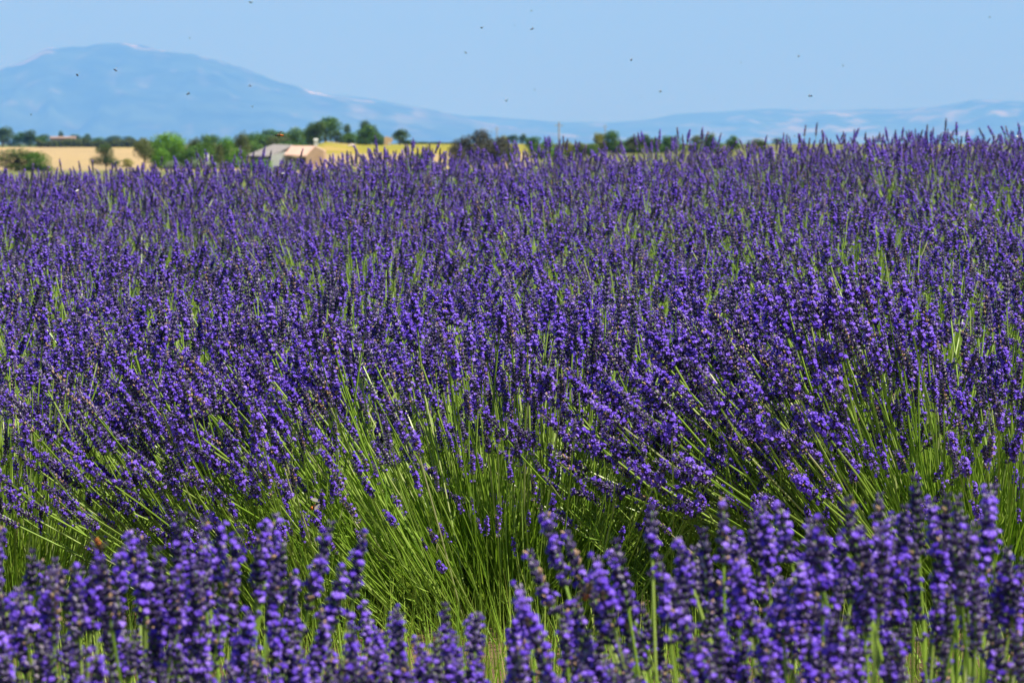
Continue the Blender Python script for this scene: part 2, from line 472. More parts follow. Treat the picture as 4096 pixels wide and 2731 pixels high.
def build_scatter_tree(protos_s, protos_h, foliage_objs):
    g = bpy.data.node_groups.new("scatter_stems", 'GeometryNodeTree')
    g.interface.new_socket("Geometry", in_out='INPUT', socket_type='NodeSocketGeometry')
    g.interface.new_socket("Geometry", in_out='OUTPUT', socket_type='NodeSocketGeometry')
    N, L = g.nodes, g.links
    gi = N.new("NodeGroupInput"); go = N.new("NodeGroupOutput")
    def attr(name, ty):
        a = N.new("GeometryNodeInputNamedAttribute"); a.data_type = ty; a.inputs["Name"].default_value = name; return a
    rot = attr("rot", 'FLOAT_VECTOR'); sc = attr("size", 'FLOAT'); var = attr("variant", 'INT'); kd = attr("leafy", 'INT')
    e2r = N.new("FunctionNodeEulerToRotation"); L.new(rot.outputs[0], e2r.inputs[0])
    def conv(protos):
        j = N.new("GeometryNodeJoinGeometry")
        for o in protos:
            oi = N.new("GeometryNodeObjectInfo"); oi.transform_space = 'ORIGINAL'
            oi.inputs["Object"].default_value = o; oi.inputs["As Instance"].default_value = True
            L.new(oi.outputs["Geometry"], j.inputs[0])
        return j
    outj = N.new("GeometryNodeJoinGeometry")
    for protos, leafy in ((protos_s, 0), (protos_h, 0), (foliage_objs, 1)):
        j = conv(protos)
        ip = N.new("GeometryNodeInstanceOnPoints")
        ip.inputs["Pick Instance"].default_value = True
        cmp_ = N.new("FunctionNodeCompare"); cmp_.data_type = 'INT'; cmp_.operation = 'EQUAL'
        L.new(kd.outputs[0], cmp_.inputs[2]); cmp_.inputs[3].default_value = leafy
        L.new(cmp_.outputs[0], ip.inputs["Selection"])
        L.new(gi.outputs[0], ip.inputs["Points"]); L.new(j.outputs[0], ip.inputs["Instance"])
        L.new(var.outputs[0], ip.inputs["Instance Index"]); L.new(e2r.outputs[0], ip.inputs["Rotation"]); L.new(sc.outputs[0], ip.inputs["Scale"])
        L.new(ip.outputs[0], outj.inputs[0])
    L.new(outj.outputs[0], go.inputs[0])
    return g

def scatter_mesh(name, specs, leaf=()):
    """points with rotation, size and variant; specs in the coordinates of the object"""
    n = len(specs) + len(leaf)
    me = bpy.data.meshes.new(name)
    me.from_pydata([tuple(s[0]) for s in specs] + [tuple(s[0]) for s in leaf], [], [])
    rots = []
    for s in specs: rots += list(s[1].to_euler())
    for s in leaf: rots += [0, 0, s[1]]
    for nm, ty, key, vals in (("rot", 'FLOAT_VECTOR', "vector", rots), ("size", 'FLOAT', "value", [s[2] for s in specs] + [s[2] for s in leaf]),
                              ("variant", 'INT', "value", [s[3] for s in specs] + [s[3] for s in leaf]), ("leafy", 'INT', "value", [0] * len(specs) + [1] * len(leaf))):
        at_ = me.attributes.new(nm, ty, 'POINT')
        at_.data.foreach_set(key, vals)
    return me

proto_s = [None] * NV; proto_h = [None] * NV; proto_f = [None, None]
SCATTER = None
pending = []
def lavender_bush(label, cx, cy, spec, n_own, fol=1, fscale=1.0, key=None):
    """thing > flower_stem (> flower_head), foliage, flower_stems past the limit"""
    z = float(field_z(cx, cy))
    root = thing("lavender_bush", label, "lavender bush", (cx, cy, z), "lavender bushes at the near edge of the field")
    o0 = Vector((cx, cy, z))
    spec = sorted(spec, key=key or (lambda s: (s[0] + s[1] @ Vector((0, 0, 0.45))).y))
    for s in spec[:n_own]:
        st = link("flower_stem", stem_meshes[s[3]], root)
        st.location = s[0] - o0; st.rotation_euler = s[1].to_euler(); st.scale = (s[2],) * 3
        hd = link("flower_head", head_meshes[s[3]], st)
        if proto_s[s[3]] is None: proto_s[s[3]] = st; proto_h[s[3]] = hd
    for i in range(fol):
        f = link("foliage", fol_meshes[i % 2], root, kind="stuff")
        f.location = (random.uniform(-.05, .05), random.uniform(-.05, .05), 0); f.rotation_euler = (0, 0, random.uniform(0, 6.28)); f.scale = (fscale,) * 3
        if proto_f[i % 2] is None: proto_f[i % 2] = f
    rest = [(s[0] - o0, s[1], s[2], s[3]) for s in spec[n_own:]]
    if rest:
        r_ = link("flowering_stems", scatter_mesh("flowering_stems", rest), root, kind="stuff")
        pending.append(r_)
    return root

def X_at(px, d): return (px - 2048) / F_PX * d

# the middle bush in focus and its neighbours
lavender_bush("broad lavender bush in focus, its bright green stems fanned wide open", X_at(2080, 6.5), 6.5,
              bush_spec(X_at(2080, 6.5), 6.5, 400, 11, tmax=58, tfront=34, size=0.98, jitter=0.13, base_r=0.17, tpow=0.75, short=0.25)
              + bush_spec(X_at(1420, 6.35), 6.36, 260, 41, tmax=56, tmin=8, size=0.98, jitter=0.1, base_r=0.2, phi=(-math.pi * 1.05, -math.pi * 0.52), tpow=0.8, short=0.5)
              + bush_spec(X_at(2600, 6.4), 6.42, 120, 42, tmax=50, tmin=8, size=0.9, jitter=0.12, base_r=0.2, phi=(-math.pi * 0.5, 0.1), tpow=0.8, short=0.4)
              + bush_spec(X_at(1950, 6.45), 6.45, 130, 18, tmax=60, tmin=30, size=1.04, base_r=0.16, phi=(math.pi * .93, math.pi * 1.28), tpow=1)
              + bush_spec(X_at(2100, 6.3), 6.30, 230, 12, tmax=56, tmin=2, size=0.84, jitter=0.2, short=0.35, base_r=0.24), 300, fol=2, fscale=1.0)
lavender_bush("lavender bush whose long heads lean in from the right of the fanned bush", X_at(3950, 6.3), 6.3,
              bush_spec(X_at(3950, 6.3), 6.3, 620, 13, tmax=62, tfront=60, size=1.0, jitter=0.12, base_r=0.17, tpow=0.62, xbias=-0.12, short=0.5)
              + bush_spec(X_at(3250, 6.35), 6.35, 260, 43, tmax=52, tmin=5, size=0.95, jitter=0.1, base_r=0.24, tpow=0.8, xbias=-0.12, short=0.55)
              + bush_spec(X_at(3900, 6.25), 6.25, 230, 19, tmax=60, tmin=20, size=1.05, base_r=0.15, phi=(math.pi * .95, math.pi * 1.35), tpow=1), 300, fol=2)
lavender_bush("lavender bush left of the fanned bush with upright stems and tall heads", X_at(60, 6.9), 6.9,
              bush_spec(X_at(60, 6.7), 6.7, 640, 14, tmax=56, tfront=58, size=0.98, jitter=0.12, base_r=0.18, short=0.5), 240, fol=2)
lavender_bush("lavender bush filling the gap behind the fanned bush and the right bush", X_at(2950, 7.0), 7.0,
              bush_spec(X_at(2950, 7.0), 7.0, 520, 15, tmax=52, tfront=48, short=0.3, size=1.0, base_r=0.13), 200, fol=2)
lavender_bush("lavender bush behind the fanned bush on its left shoulder", X_at(950, 7.15), 7.15,
              bush_spec(X_at(950, 7.15), 7.15, 520, 16, tmax=52, tfront=48, short=0.3, size=1.0, base_r=0.13), 200, fol=2)
# the blurred plants nearest the camera
def near_spec(px, d, n, seed, ztip, tmax=24, **k):
    x = X_at(px, d); z = float(field_z(x, d))
    return bush_spec(x, d, n, seed, tmax=tmax, size=(ztip - z) / (STEM_L + 0.055), base_r=0.22, tpow=0.6, wind=(-0.02, 0), **k)
lavender_bush("nearest lavender bush, blurred upright heads below the left neighbour bush", X_at(500, 3.1), 3.1,
              near_spec(450, 3.1, 140, 21, 0.694, jitter=0.07, tmax=17), 140, fol=1)
lavender_bush("nearest lavender bush, blurred tall heads below the bush that leans in", X_at(3500, 3.05), 3.05,
              near_spec(3560, 3.05, 150, 22, 0.712, jitter=0.08, tmax=18), 150, fol=1)
lavender_bush("lowest nearest lavender bush, blurred short heads under the fanned bush", X_at(1950, 3.0), 3.0,
              near_spec(1950, 3.0, 120, 23, 0.648, jitter=0.06, tmax=20), 120, fol=1)

for px, n, sd, zt, lab in ((300, 105, 31, 0.65, "lowest blurred lavender bush in the lower left corner"), (1250, 90, 32, 0.635, "low blurred lavender bush between the nearest left bush and the short heads"),
                           (2500, 90, 33, 0.635, "low blurred lavender bush under the splayed green stems of the right bush"), (3750, 105, 34, 0.655, "lowest blurred lavender bush in the lower right corner")):
    lavender_bush(lab, X_at(px, 2.85), 2.85, near_spec(px, 2.85, n, sd, zt, jitter=0.07, tmax=20), n, fol=1)
# dry grass and leaf litter in the furrow
ln = random.Random(77); lb = MB()
for i in range(16000):
    x = ln.uniform(-0.9, 0.9); y = 3.2 + 3.4 * ln.random() ** 1.0; z = float(field_z(x, y)); h_ = ln.uniform(0.02, 0.14); a0 = ln.uniform(0, 6.28); l_ = ln.uniform(0.01, 0.06)
    w = Vector((math.cos(a0 + 1.57), math.sin(a0 + 1.57), 0)) * ln.uniform(0.0008, 0.002); p = Vector((x, y, z - 0.005)); q = p + Vector((math.cos(a0) * l_, math.sin(a0) * l_, h_))
    lb.add([p - w, p + w, q], [(0, 1, 2)], 0, ln.random() * 0.8 + (0.25 if ln.random() < 0.4 else 0))
link("grass", lb.mesh("grass", [M_leaf]), kind="stuff")

# the rest of the field: nobody could count it
specs, leaf = [], []
rr = random.Random(5)
row = 0; d = 7.75
while d < 21.6:
    half = 0.12 * d + 0.9
    x = -half + rr.uniform(0, 0.3) + (0.3 if row % 2 else 0)
    while x < half + 0.2:
        bx = x + rr.uniform(-0.08, 0.08); by = d + rr.uniform(-0.12, 0.12)
        s = rr.uniform(0.88, 1.08); gap = rr.random() < 0.10
        n = int((205 if d < 12 else 225) * rr.uniform(0.75, 1.2) * (0.3 if gap else 1) * (0.85 if bx > 0.25 else 1))
        specs += bush_spec(bx, by, n, rr.randrange(10 ** 6), tmax=52, size=s, jitter=0.12, base_r=0.14, tpow=0.6, short=0.25, wind=(rr.gauss(-0.05, 0.07), 0))
        z = float(field_z(bx, by))
        leaf.append((Vector((bx, by, z)), rr.uniform(0, 6.28), rr.uniform(1.0, 1.22) * (1.15 if gap else 1), rr.randrange(2)))
        if d < 12: leaf.append((Vector((bx, by, z)), rr.uniform(0, 6.28), rr.uniform(1.0, 1.22), rr.randrange(2)))
        x += rr.uniform(0.52, 0.66)
    d += 0.80; row += 1
fld = link("lavender_rows", scatter_mesh("lavender_rows", specs, leaf), kind="stuff")
fld["label"] = "mass of violet lavender in bloom rising to the edge of the field"
pending.append(fld)
SCATTER = build_scatter_tree(proto_s, proto_h, proto_f)
for o in pending:
    md = o.modifiers.new("scatter", 'NODES'); md.node_group = SCATTER

# ------------------------------------------------------------------ trees
M_bark = simple_mat("bark", (0.10, 0.075, 0.05), (0.2, 0.16, 0.12), 6)
TREE_MATS = {
    "bright": leafy_mat("bright_leaves", [(0.0, (0.05, 0.15, 0.006)), (0.6, (0.13, 0.31, 0.01)), (1.0, (0.22, 0.42, 0.015))], 0.3),
    "green": leafy_mat("green_leaves", [(0.0, (0.025, 0.08, 0.006)), (0.6, (0.07, 0.165, 0.01)), (1.0, (0.13, 0.24, 0.015))], 0.25),
    "dark": leafy_mat("dark_leaves", [(0.0, (0.025, 0.055, 0.008)), (0.6, (0.055, 0.11, 0.012)), (1.0, (0.10, 0.16, 0.02))], 0.2),
    "olive": leafy_mat("olive_leaves", [(0.0, (0.05, 0.075, 0.015)), (0.6, (0.10, 0.135, 0.025)), (1.0, (0.17, 0.19, 0.04))], 0.2),
    "holm": leafy_mat("holm_leaves", [(0.0, (0.03, 0.032, 0.018)), (0.6, (0.06, 0.062, 0.034)), (1.0, (0.10, 0.09, 0.055))], 0.15),
    "silver": leafy_mat("silver_leaves", [(0.0, (0.12, 0.18, 0.10)), (0.6, (0.22, 0.30, 0.18)), (1.0, (0.32, 0.38, 0.26))], 0.2),
    "yellow": leafy_mat("yellow_leaves", [(0.0, (0.14, 0.16, 0.015)), (0.6, (0.25, 0.26, 0.02)), (1.0, (0.38, 0.34, 0.03))], 0.3),
}
def crown_mesh(seed, conical=False, low=0.02, lobes=15, leaves=3000, lean=0.0):
    r = random.Random(seed); b = MB(); L_ = []
    for i in range(lobes):
        a = r.uniform(0, 6.28); q = r.uniform(0, 1)
        zc = low + 0.16 + q * (0.70 - low)
        maxr = (0.34 * (1 - q) + 0.03) if conical else 0.30 * math.sqrt(max(0.05, 1 - (q * 1.02) ** 2)) + 0.02
        rr_ = maxr * math.sqrt(r.random())
        s = (0.15 + 0.10 * (1 - q)) if conical else r.uniform(0.15, 0.24)
        L_.append((Vector((math.cos(a) * rr_ + lean * (q - .5), math.sin(a) * rr_, zc)), s))
    for i in range(leaves):
        c, s = L_[i % lobes]
        n = Vector((r.gauss(0, 1), r.gauss(0, 1), r.gauss(0, 1))).normalized()
        p = c + n * s * (r.random() ** 0.28) * (1 + 0.12 * math.sin(n.x * 9 + seed) * math.cos(n.z * 8)) * r.choice((1, 1, 1, 1.1))
        if p.z < low * 0.6: p.z = low * 0.6 + r.random() * 0.05
        nn = (n + Vector((r.gauss(0, .6), r.gauss(0, .6), r.gauss(0, .6)))).normalized(); a_ = nn.orthogonal().normalized(); b_ = nn.cross(a_)
        w = r.uniform(0.014, 0.032)
        b.add([p - a_ * w, p + b_ * w * .7, p + a_ * w, p - b_ * w * .7], [(0, 1, 2, 3)], 0, 0.15 + 0.7 * r.random() + 0.15 * (i % lobes) / lobes)
    v = np.vstack(b.v); lo, hi = v.min(0), v.max(0); c = (lo + hi) / 2
    sx = 0.90 / max(hi[0] - lo[0], hi[1] - lo[1])
    b.v = [np.column_stack([(a[:, 0] - c[0]) * sx, (a[:, 1] - c[1]) * sx, (a[:, 2] - lo[2]) / (hi[2] - lo[2]) * (0.97 - low) + low]) for a in b.v]
    return b.mesh("crown", [None])
def trunk_mesh(seed):
    r = random.Random(seed); b = MB()
    b.tube([(0, 0, -0.05), (0.01, 0, 0.15), (0.0, 0.01, 0.45), (0.01, 0, 0.7)], [0.035, 0.028, 0.02, 0.008], 7)
    for i in range(5):
        a = r.uniform(0, 6.28); z = r.uniform(0.15, 0.45)
        b.tube([(0, 0, z), (math.cos(a) * .12, math.sin(a) * .12, z + .13), (math.cos(a) * .25, math.sin(a) * .25, z + .2)], [0.014, 0.01, 0.004], 5)
    return b.mesh("trunk", [M_bark])
trunks = [trunk_mesh(s) for s in (1, 2)]
crowns = {"round": [crown_mesh(s) for s in (11, 12, 13, 14, 15)], "cone": [crown_mesh(s, True, lobes=14) for s in (21, 22)],
          "bush": [crown_mesh(s, False, -0.05, 16) for s in (31, 32, 33)], "stem": [crown_mesh(s, False, 0.30, 12) for s in (41,)], "lean": [crown_mesh(61, False, 0.1, 12, lean=-0.6)]}
tree_count = 0
def tree(px, ytop, w_px, d, kind, shape, label, group, name="tree", ybase=None):
    global tree_count
    if group == G2 and d >= 760: d = 640 + (d - 760) * 0.35
    x = (px - 2048) / F_PX * d
    zb = float(ground_z(x, d)) - 0.1
    if ybase is not None: zb = EYE - (ybase - HORIZON) / F_PX * d
    zt = EYE - (ytop - HORIZON) / F_PX * d
    h = max(zt - zb, 0.5); w = w_px * 1.4 / F_PX * d
    cs = crowns[shape]
    root = thing(name, label, "bush" if name == "bush" else "tree", (x, d, zb), group, rot=(0, 0, random.uniform(-0.6, 0.6)), scale=(w / 0.86, w / 0.86, h / 0.97))
    c = link("crown", cs[tree_count % len(cs)], root)
    c.material_slots[0].link = 'OBJECT'; c.material_slots[0].material = TREE_MATS[kind]
    c["kind"] = "stuff"
    link("trunk", trunks[tree_count % 2], root)
    tree_count += 1
G1, G2, G3, G4 = "trees far beyond the golden field", "trees between the golden field and the house", "trees on the rise behind the house", "trees along the far edge of the lavender on the right"
# far wood on the left
for px, yt, w, k, s, lab in [
    (12, 503, 82, "dark", "round", "dark round tree far off, farthest left beyond the golden field"),
    (78, 526, 58, "green", "round", "dull green tree right beside the farthest left tree"),
    (120, 517, 50, "dark", "round", "dark tree with high crown third from the left in far wood"),
    (165, 542, 54, "green", "round", "low green tree at the right foot of the far left wood"),
    (238, 523, 36, "dark", "cone", "small pointed dark tree above the far pale farm building"),
    (290, 541, 60, "dark", "round", "low blue-green tree right behind the pale farm building"),
    (345, 533, 40, "dark", "round", "dark tree just right of the pale farm building"),
    (392, 548, 50, "green", "round", "low olive tree at the right end of the hedge's first half")]:
    tree(px, yt, w, 1560, k, s, lab, G1)
for px, yt, w, lab in [(450, 541, 70, "faint bluish tree far behind the middle of the hedgerow"), (515, 543, 60, "faint bluish tree behind the right end of the hedgerow"),
                       (300, 536, 50, "faint bluish tree far behind the farm building"), (170, 535, 60, "faint bluish tree behind the low wood on the far left")]:
    tree(px, yt, w, 2600, "dark", "bush", lab, G1)
# trees at the near side of the golden field
for px, yt, w, d, k, s, lab, nm in [
    (70, 590, 235, 620, "olive", "bush", "wide yellow-green bush at the left edge before the golden field", "bush"),
    (150, 603, 90, 610, "green", "bush", "darker green bush on the right flank of the wide bush", "bush"),
    (425, 571, 92, 700, "dark", "round", "single dark round tree standing before the golden field", "tree"),
    (578, 549, 68, 800, "olive", "stem", "small olive tree on a bare trunk in the golden field", "tree"),
    (512, 632, 40, 700, "yellow", "bush", "little yellow bush between dark tree and bare trunk tree", "bush"),
    (672, 524, 130, 860, "bright", "round", "tall bright green tree left of the house", "tree"),
    (648, 585, 70, 800, "bright", "bush", "low bright bush under the tall bright green tree", "bush"),
    (725, 548, 100, 830, "bright", "round", "rounded bright green tree leaning on the tall bright one", "tree"),
    (752, 590, 90, 780, "green", "round", "deep green tree low in front of the bright trees", "tree"),
    (812, 532, 76, 900, "green", "round", "mid green tree with a knobbly top right of the bright trees", "tree"),
    (775, 545, 50, 900, "olive", "round", "olive tree squeezed between bright and knobbly trees", "tree"),
    (878, 575, 42, 780, "olive", "cone", "thin olive tree left of the bright ball tree", "tree"),
    (915, 543, 98, 840, "bright", "round", "bright green ball-shaped tree just left of the house", "tree"),
    (962, 521, 70, 950, "olive", "round", "olive tree rising behind the bright ball tree", "tree"),
    (620, 560, 70, 900, "green", "bush", "green tree peeping out left of the tall bright green tree", "tree"),
    (700, 575, 130, 880, "green", "bush", "broad green shrub mass under the tall bright green tree", "bush"),
    (790, 575, 110, 870, "green", "bush", "broad shrub mass under the knobbly green tree", "bush"),
    (845, 570, 80, 960, "olive", "bush", "olive shrub mass right of the knobbly green tree", "bush"),
    (945, 585, 110, 860, "green", "bush", "shady shrub mass under the bright ball tree", "bush"),
    (690, 642, 60, 640, "silver", "bush", "silver-green bush at the field edge below the bright trees", "bush"),
    (772, 636, 66, 640, "silver", "bush", "silver-green bush in the middle of three below the trees", "bush"),
    (850, 643, 62, 640, "silver", "bush", "silver-green bush nearest to the house", "bush")]:
    tree(px, yt, w, d, k, s, lab, G2, nm)
for px, yt, w, d, k, s, lab in [
    (860, 536, 95, 1010, "green", "round", "green tree behind the gap left of the bright ball tree"),
    (1005, 526, 100, 1005, "green", "round", "green tree filling the skyline right of the bright ball tree"),
    (1108, 520, 90, 1015, "green", "round", "green tree just right of the broad tree behind the grey roof"),
    (1155, 530, 80, 1010, "olive", "round", "olive tree in the dip between broad and rounded trees"),
    (1120, 565, 150, 950, "green", "bush", "long shrub mass right behind the grey roof"),
    (1230, 540, 120, 990, "green", "bush", "shrub mass at the foot of the tree left of the tallest"),
    (1440, 540, 110, 1000, "green", "bush", "shrub mass at the foot of the slanting dark tree"),
    (1062, 512, 112, 1000, "green", "round", "broad green tree behind the grey roof"),
    (1010, 560, 110, 900, "green", "bush", "dark undergrowth tree touching the grey roof's left end"),
    (1120, 540, 80, 980, "olive", "round", "yellow-olive tree behind the roof ridge"),
    (1188, 506, 92, 960, "green", "round", "rounded green tree above the meeting of the two roofs"),
    (1238, 503, 74, 975, "green", "round", "green tree left of the tallest tree"),
    (1302, 463, 118, 980, "green", "round", "tallest tree on the rise, round and green"),
    (1264, 482, 72, 970, "dark", "round", "dark shaded tree against the left of the tallest tree"),
    (1345, 518, 60, 975, "dark", "bush", "low dark tree at the right foot of the tallest tree"),
    (1394, 493, 40, 1010, "dark", "round", "small round-topped tree alone right of the tallest tree"),
    (1392, 528, 66, 980, "green", "bush", "low green tree under the small round-topped tree"),
    (1462, 498, 80, 985, "green", "round", "green tree in front of the slanting dark tree"),
    (1480, 477, 70, 1010, "dark", "lean", "slanting dark tree falling away to the right"),
    (1500, 530, 56, 980, "green", "bush", "low green tree left of the stone ruin"),
    (1528, 543, 22, 985, "dark", "cone", "narrow dark cypress tree against the stone ruin"),
    (1598, 513, 66, 1000, "dark", "round", "lone dark round tree right of the stone ruin"),
    (1625, 560, 70, 1010, "dark", "bush", "low scrub tree trailing right of the lone tree")]:
    tree(px, yt, w, d, k, s, lab, G3)
tree(1680, 610, 120, 560, "green", "bush", "dark green bush in the stubble beyond the lavender", None, "bush")
tree(1610, 640, 50, 560, "green", "bush", "small bush beside the larger one in the stubble", None, "bush")
for px, yt, w, d, k, s, lab in [
    (1915, 512, 110, 600, "holm", "round", "big dusky grey-brown tree with the highest knob, beyond the lavender"),
    (1852, 538, 82, 600, "holm", "round", "left lobe tree of the big dusky clump"),
    (1990, 540, 84, 600, "holm", "round", "right lobe tree of the big dusky clump"),
    (1925, 552, 190, 596, "holm", "bush", "broad dusky foot mass of the big grey-brown clump"),
    (2250, 572, 150, 730, "green", "bush", "long low green mass around the foot of the tall pole"),
    (2480, 560, 170, 810, "green", "bush", "long low green mass under the tallest right-hand tree"),
    (2640, 565, 150, 810, "green", "bush", "long low green mass under the gap in the right line"),
    (2830, 562, 170, 810, "green", "bush", "long low green mass under the upright dark tree"),
    (1830, 575, 60, 590, "holm", "bush", "lowest dusky tree at the left foot of the clump"),
    (2040, 575, 50, 590, "olive", "bush", "small olive tree at the right foot of the dusky clump"),
    (2018, 538, 50, 700, "yellow", "round", "yellow-green tree peering over the dusky clump"),
    (2048, 537, 50, 1500, "dark", "round", "far bluish tree just right of the dusky clump"),
    (2090, 534, 30, 1500, "dark", "round", "small far dark tree between two poles"),
    (2130, 545, 66, 900, "green", "round", "grey-green tree where the yellow field ends"),
    (2140, 570, 60, 700, "green", "bush", "low green tree below the grey-green one"),
    (2198, 553, 70, 700, "bright", "round", "bright green tree left of the tall utility pole"),
    (2262, 562, 50, 720, "yellow", "round", "yellowish tree right of the tall utility pole"),
    (2310, 567, 62, 720, "olive", "round", "olive tree second right of the tall utility pole"),
    (2360, 570, 60, 720, "green", "bush", "low green tree third right of the tall pole"),
    (2405, 528, 52, 800, "yellow", "round", "yellow-olive tree beside the tallest right-hand tree"),
    (2458, 519, 88, 800, "green", "round", "tallest green tree in the line right of the pole"),
    (2526, 540, 54, 800, "olive", "round", "olive tree following the tallest in the right line"),
    (2574, 534, 56, 800, "dark", "round", "dark round tree in the right line"),
    (2614, 549, 52, 800, "green", "round", "low green tree in the right line before a gap"),
    (2690, 540, 72, 800, "green", "round", "green dome tree past the gap in the right line"),
    (2782, 538, 60, 800, "olive", "round", "olive tree left of the upright dark tree"),
    (2840, 528, 46, 800, "dark", "round", "upright dark green tree near the line's end"),
    (2926, 539, 52, 800, "green", "round", "rounded dark green tree third from the line's end"),
    (3030, 551, 92, 800, "olive", "bush", "wide low olive tree second from the line's end"),
    (3112, 552, 48, 1500, "dark", "bush", "small bluish tree, last of the line by the rising lavender")]:
    tree(px, yt, w, d, k, s, lab, G4)
# hedge
def hedge(px0, px1, ytop, ybase, d, kind, label):
    r = random.Random(9); b = MB()
    x0, x1 = (px0 - 2048) / F_PX * d, (px1 - 2048) / F_PX * d
    h = (ybase - ytop) / F_PX * d; zb = EYE - (ybase - HORIZON) / F_PX * d
    n = 9000
    for i in range(n):
        x = r.uniform(x0, x1); hh = h * (0.82 + 0.14 * math.sin(x * 0.35) + 0.1 * math.sin(x * 1.1 + 1))
        z = hh * r.random() ** 0.8; y = r.uniform(-2, 2) * (1 - (z / h / 1.1) ** 3 * 0.6)
        nn = Vector((r.gauss(0, 1), r.gauss(0, 1) - .3, r.gauss(0, 1) + .4)).normalized(); a_ = nn.orthogonal().normalized(); b_ = nn.cross(a_); w = r.uniform(.15, .4)
        p = Vector((x - x0, y, z))
        b.add([p - a_ * w, p + b_ * w, p + a_ * w, p - b_ * w], [(0, 1, 2, 3)], 0, r.random())
    root = thing("hedge", label, "hedge", (x0, d, zb))
    link("foliage", b.mesh("foliage", [TREE_MATS[kind]]), root, kind="stuff")
hedge(150, 640, 556, 592, 1535, "olive", "long low brown-green hedgerow along the back of the golden field")
hedge(1650, 1850, 570, 579, 1600, "dark", "thin dark hedge line on the horizon left of the dusky clump")

# ------------------------------------------------------------------ buildings
def plaster(name, c): return simple_mat(name, tuple(x * 0.9 for x in c), c, 1.2, 0.9, 0.1, 6)
M_white = plaster("white_plaster", (0.58, 0.60, 0.57)); M_peach = plaster("peach_plaster", (0.50, 0.36, 0.24))
M_groof = simple_mat("shade_grey_tiles", (0.19, 0.18, 0.18), (0.26, 0.24, 0.23), 3, 0.8)  # pale tiles darkened to grey, the left slope's shade put into the colour
M_proof = simple_mat("pale_terracotta", (0.44, 0.29, 0.23), (0.54, 0.37, 0.30), 3, 0.85)
M_blue = simple_mat("shutter_and_shade_blue", (0.06, 0.10, 0.16), (0.08, 0.13, 0.2), 3, 0.5)  # shutter blue, also the eave shade coloured into the left wing's wall
M_stone = simple_mat("old_stone", (0.45, 0.30, 0.17), (0.62, 0.44, 0.27), 2, 0.95)
M_glass = simple_mat("dark_glass", (0.02, 0.025, 0.03), (0.03, 0.035, 0.04), 1, 0.08, 0.6)
HD = 600.0
hx = (1140 - 2048) / F_PX * HD
def zpx(py, d=HD): return EYE - (py - HORIZON) / F_PX * d
house = thing("farmhouse", "low farmhouse with grey and peach roofs and a white wall beyond the lavender", "house", (hx, HD, 0))
K = HD / F_PX
def hp(px, py, y): return ((px - 1140) * K * (HD + y) / HD, y, EYE - (py - HORIZON) * K * (HD + y) / HD)
def slab(b, quad, t):
    q = [Vector(p) for p in quad]; q2 = [p - Vector((0, 0, t)) for p in q]; n = len(q)
    b.add(q + q2, [tuple(range(n)), tuple(range(2 * n - 1, n - 1, -1))] + [(i, i + n, (i + 1) % n + n, (i + 1) % n) for i in range(n)])
zf = -3.6
b = MB()
fl, fr_, rr_, rl = hp(988, 621, -0.8), hp(1084, 624, -0.8), hp(1168, 580, 3.4), hp(1090, 577, 3.4)
slab(b, [fl, fr_, rr_, rl], 0.18)
slab(b, [rl, rr_, (rr_[0], 7.6, fl[2]), (fl[0], 7.6, fl[2])], 0.18)
slab(b, [fl, rl, (fl[0], 7.6, fl[2])], 0.18)
link("roof", b.mesh("roof", [M_groof]), house)["label"] = "hipped roof of the left wing, shade put into its grey colour"
b = MB()
gl, gr, gtr, gtl = hp(1138, 618, -0.9), hp(1226, 623, -0.9), hp(1264, 584, 2.6), hp(1164, 583, 2.6)
slab(b, [gl, gr, gtr, gtl], 0.18)
slab(b, [gtl, gtr, (gr[0] + 1.3, 6.4, gr[2]), (gl[0], 6.4, gl[2])], 0.18)
link("roof", b.mesh("roof", [M_proof]), house)["label"] = "pale peach tiled roof of the right wing"
b = MB(); b.box(fl[0] + .5, -2.0, 0.3, 7.2, zf, fl[2] - 0.2); w1 = link("wall", b.mesh("wall", [M_blue]), house); w1["label"] = "wall under the left eave, its shade put into a blue-grey colour"  # dark blue carries the shade below the eave
b = MB()
a0, a1, a2 = hp(1079, 625, -0.6), hp(1140, 606, -0.6), hp(1144, 612, -0.6)
vv = [(a0[0], -0.6, zf), (a1[0] + .1, -0.6, zf), (a1[0] + .1, -0.6, a1[2]), (a0[0], -0.6, a0[2] - .02)]
b.add(vv + [(p[0], 1.2, p[2]) for p in vv], [(0, 1, 2, 3), (7, 6, 5, 4), (0, 4, 5, 1), (1, 5, 6, 2), (2, 6, 7, 3), (3, 7, 4, 0)])
link("wall", b.mesh("wall", [M_white]), house)["label"] = "white plastered wall with a slanting top"
b = MB(); b.box(0.15, 3.0, 0.6, 6.0, zf, gr[2] - 0.2); link("wall", b.mesh("wall", [M_white]), house)
b = MB()
g = [hp(1226, 624, -1.0), hp(1262, 586, -1.0), hp(1299, 603, -1.0)]
vv = [(g[0][0], -1.0, zf), (g[2][0], -1.0, zf), g[2], g[1], g[0]]
b.add(vv + [(p[0], 6.0, p[2]) for p in vv], [(0, 1, 2, 3, 4), (9, 8, 7, 6, 5), (0, 5, 6, 1), (1, 6, 7, 2), (2, 7, 8, 3), (3, 8, 9, 4), (4, 9, 5, 0)])
link("wall", b.mesh("wall", [M_peach]), house)["label"] = "peach gable wall at the right end"
for xw in (-4.2, -2.9):
    b = MB(); b.box(xw, xw + .8, 0.22, 0.32, -2.6, -1.2); wv = link("window", b.mesh("window", [M_white]), house)
    b = MB(); b.box(xw + .08, xw + .72, 0.18, 0.215, -2.5, -1.3); link("pane", b.mesh("pane", [M_glass]), wv)
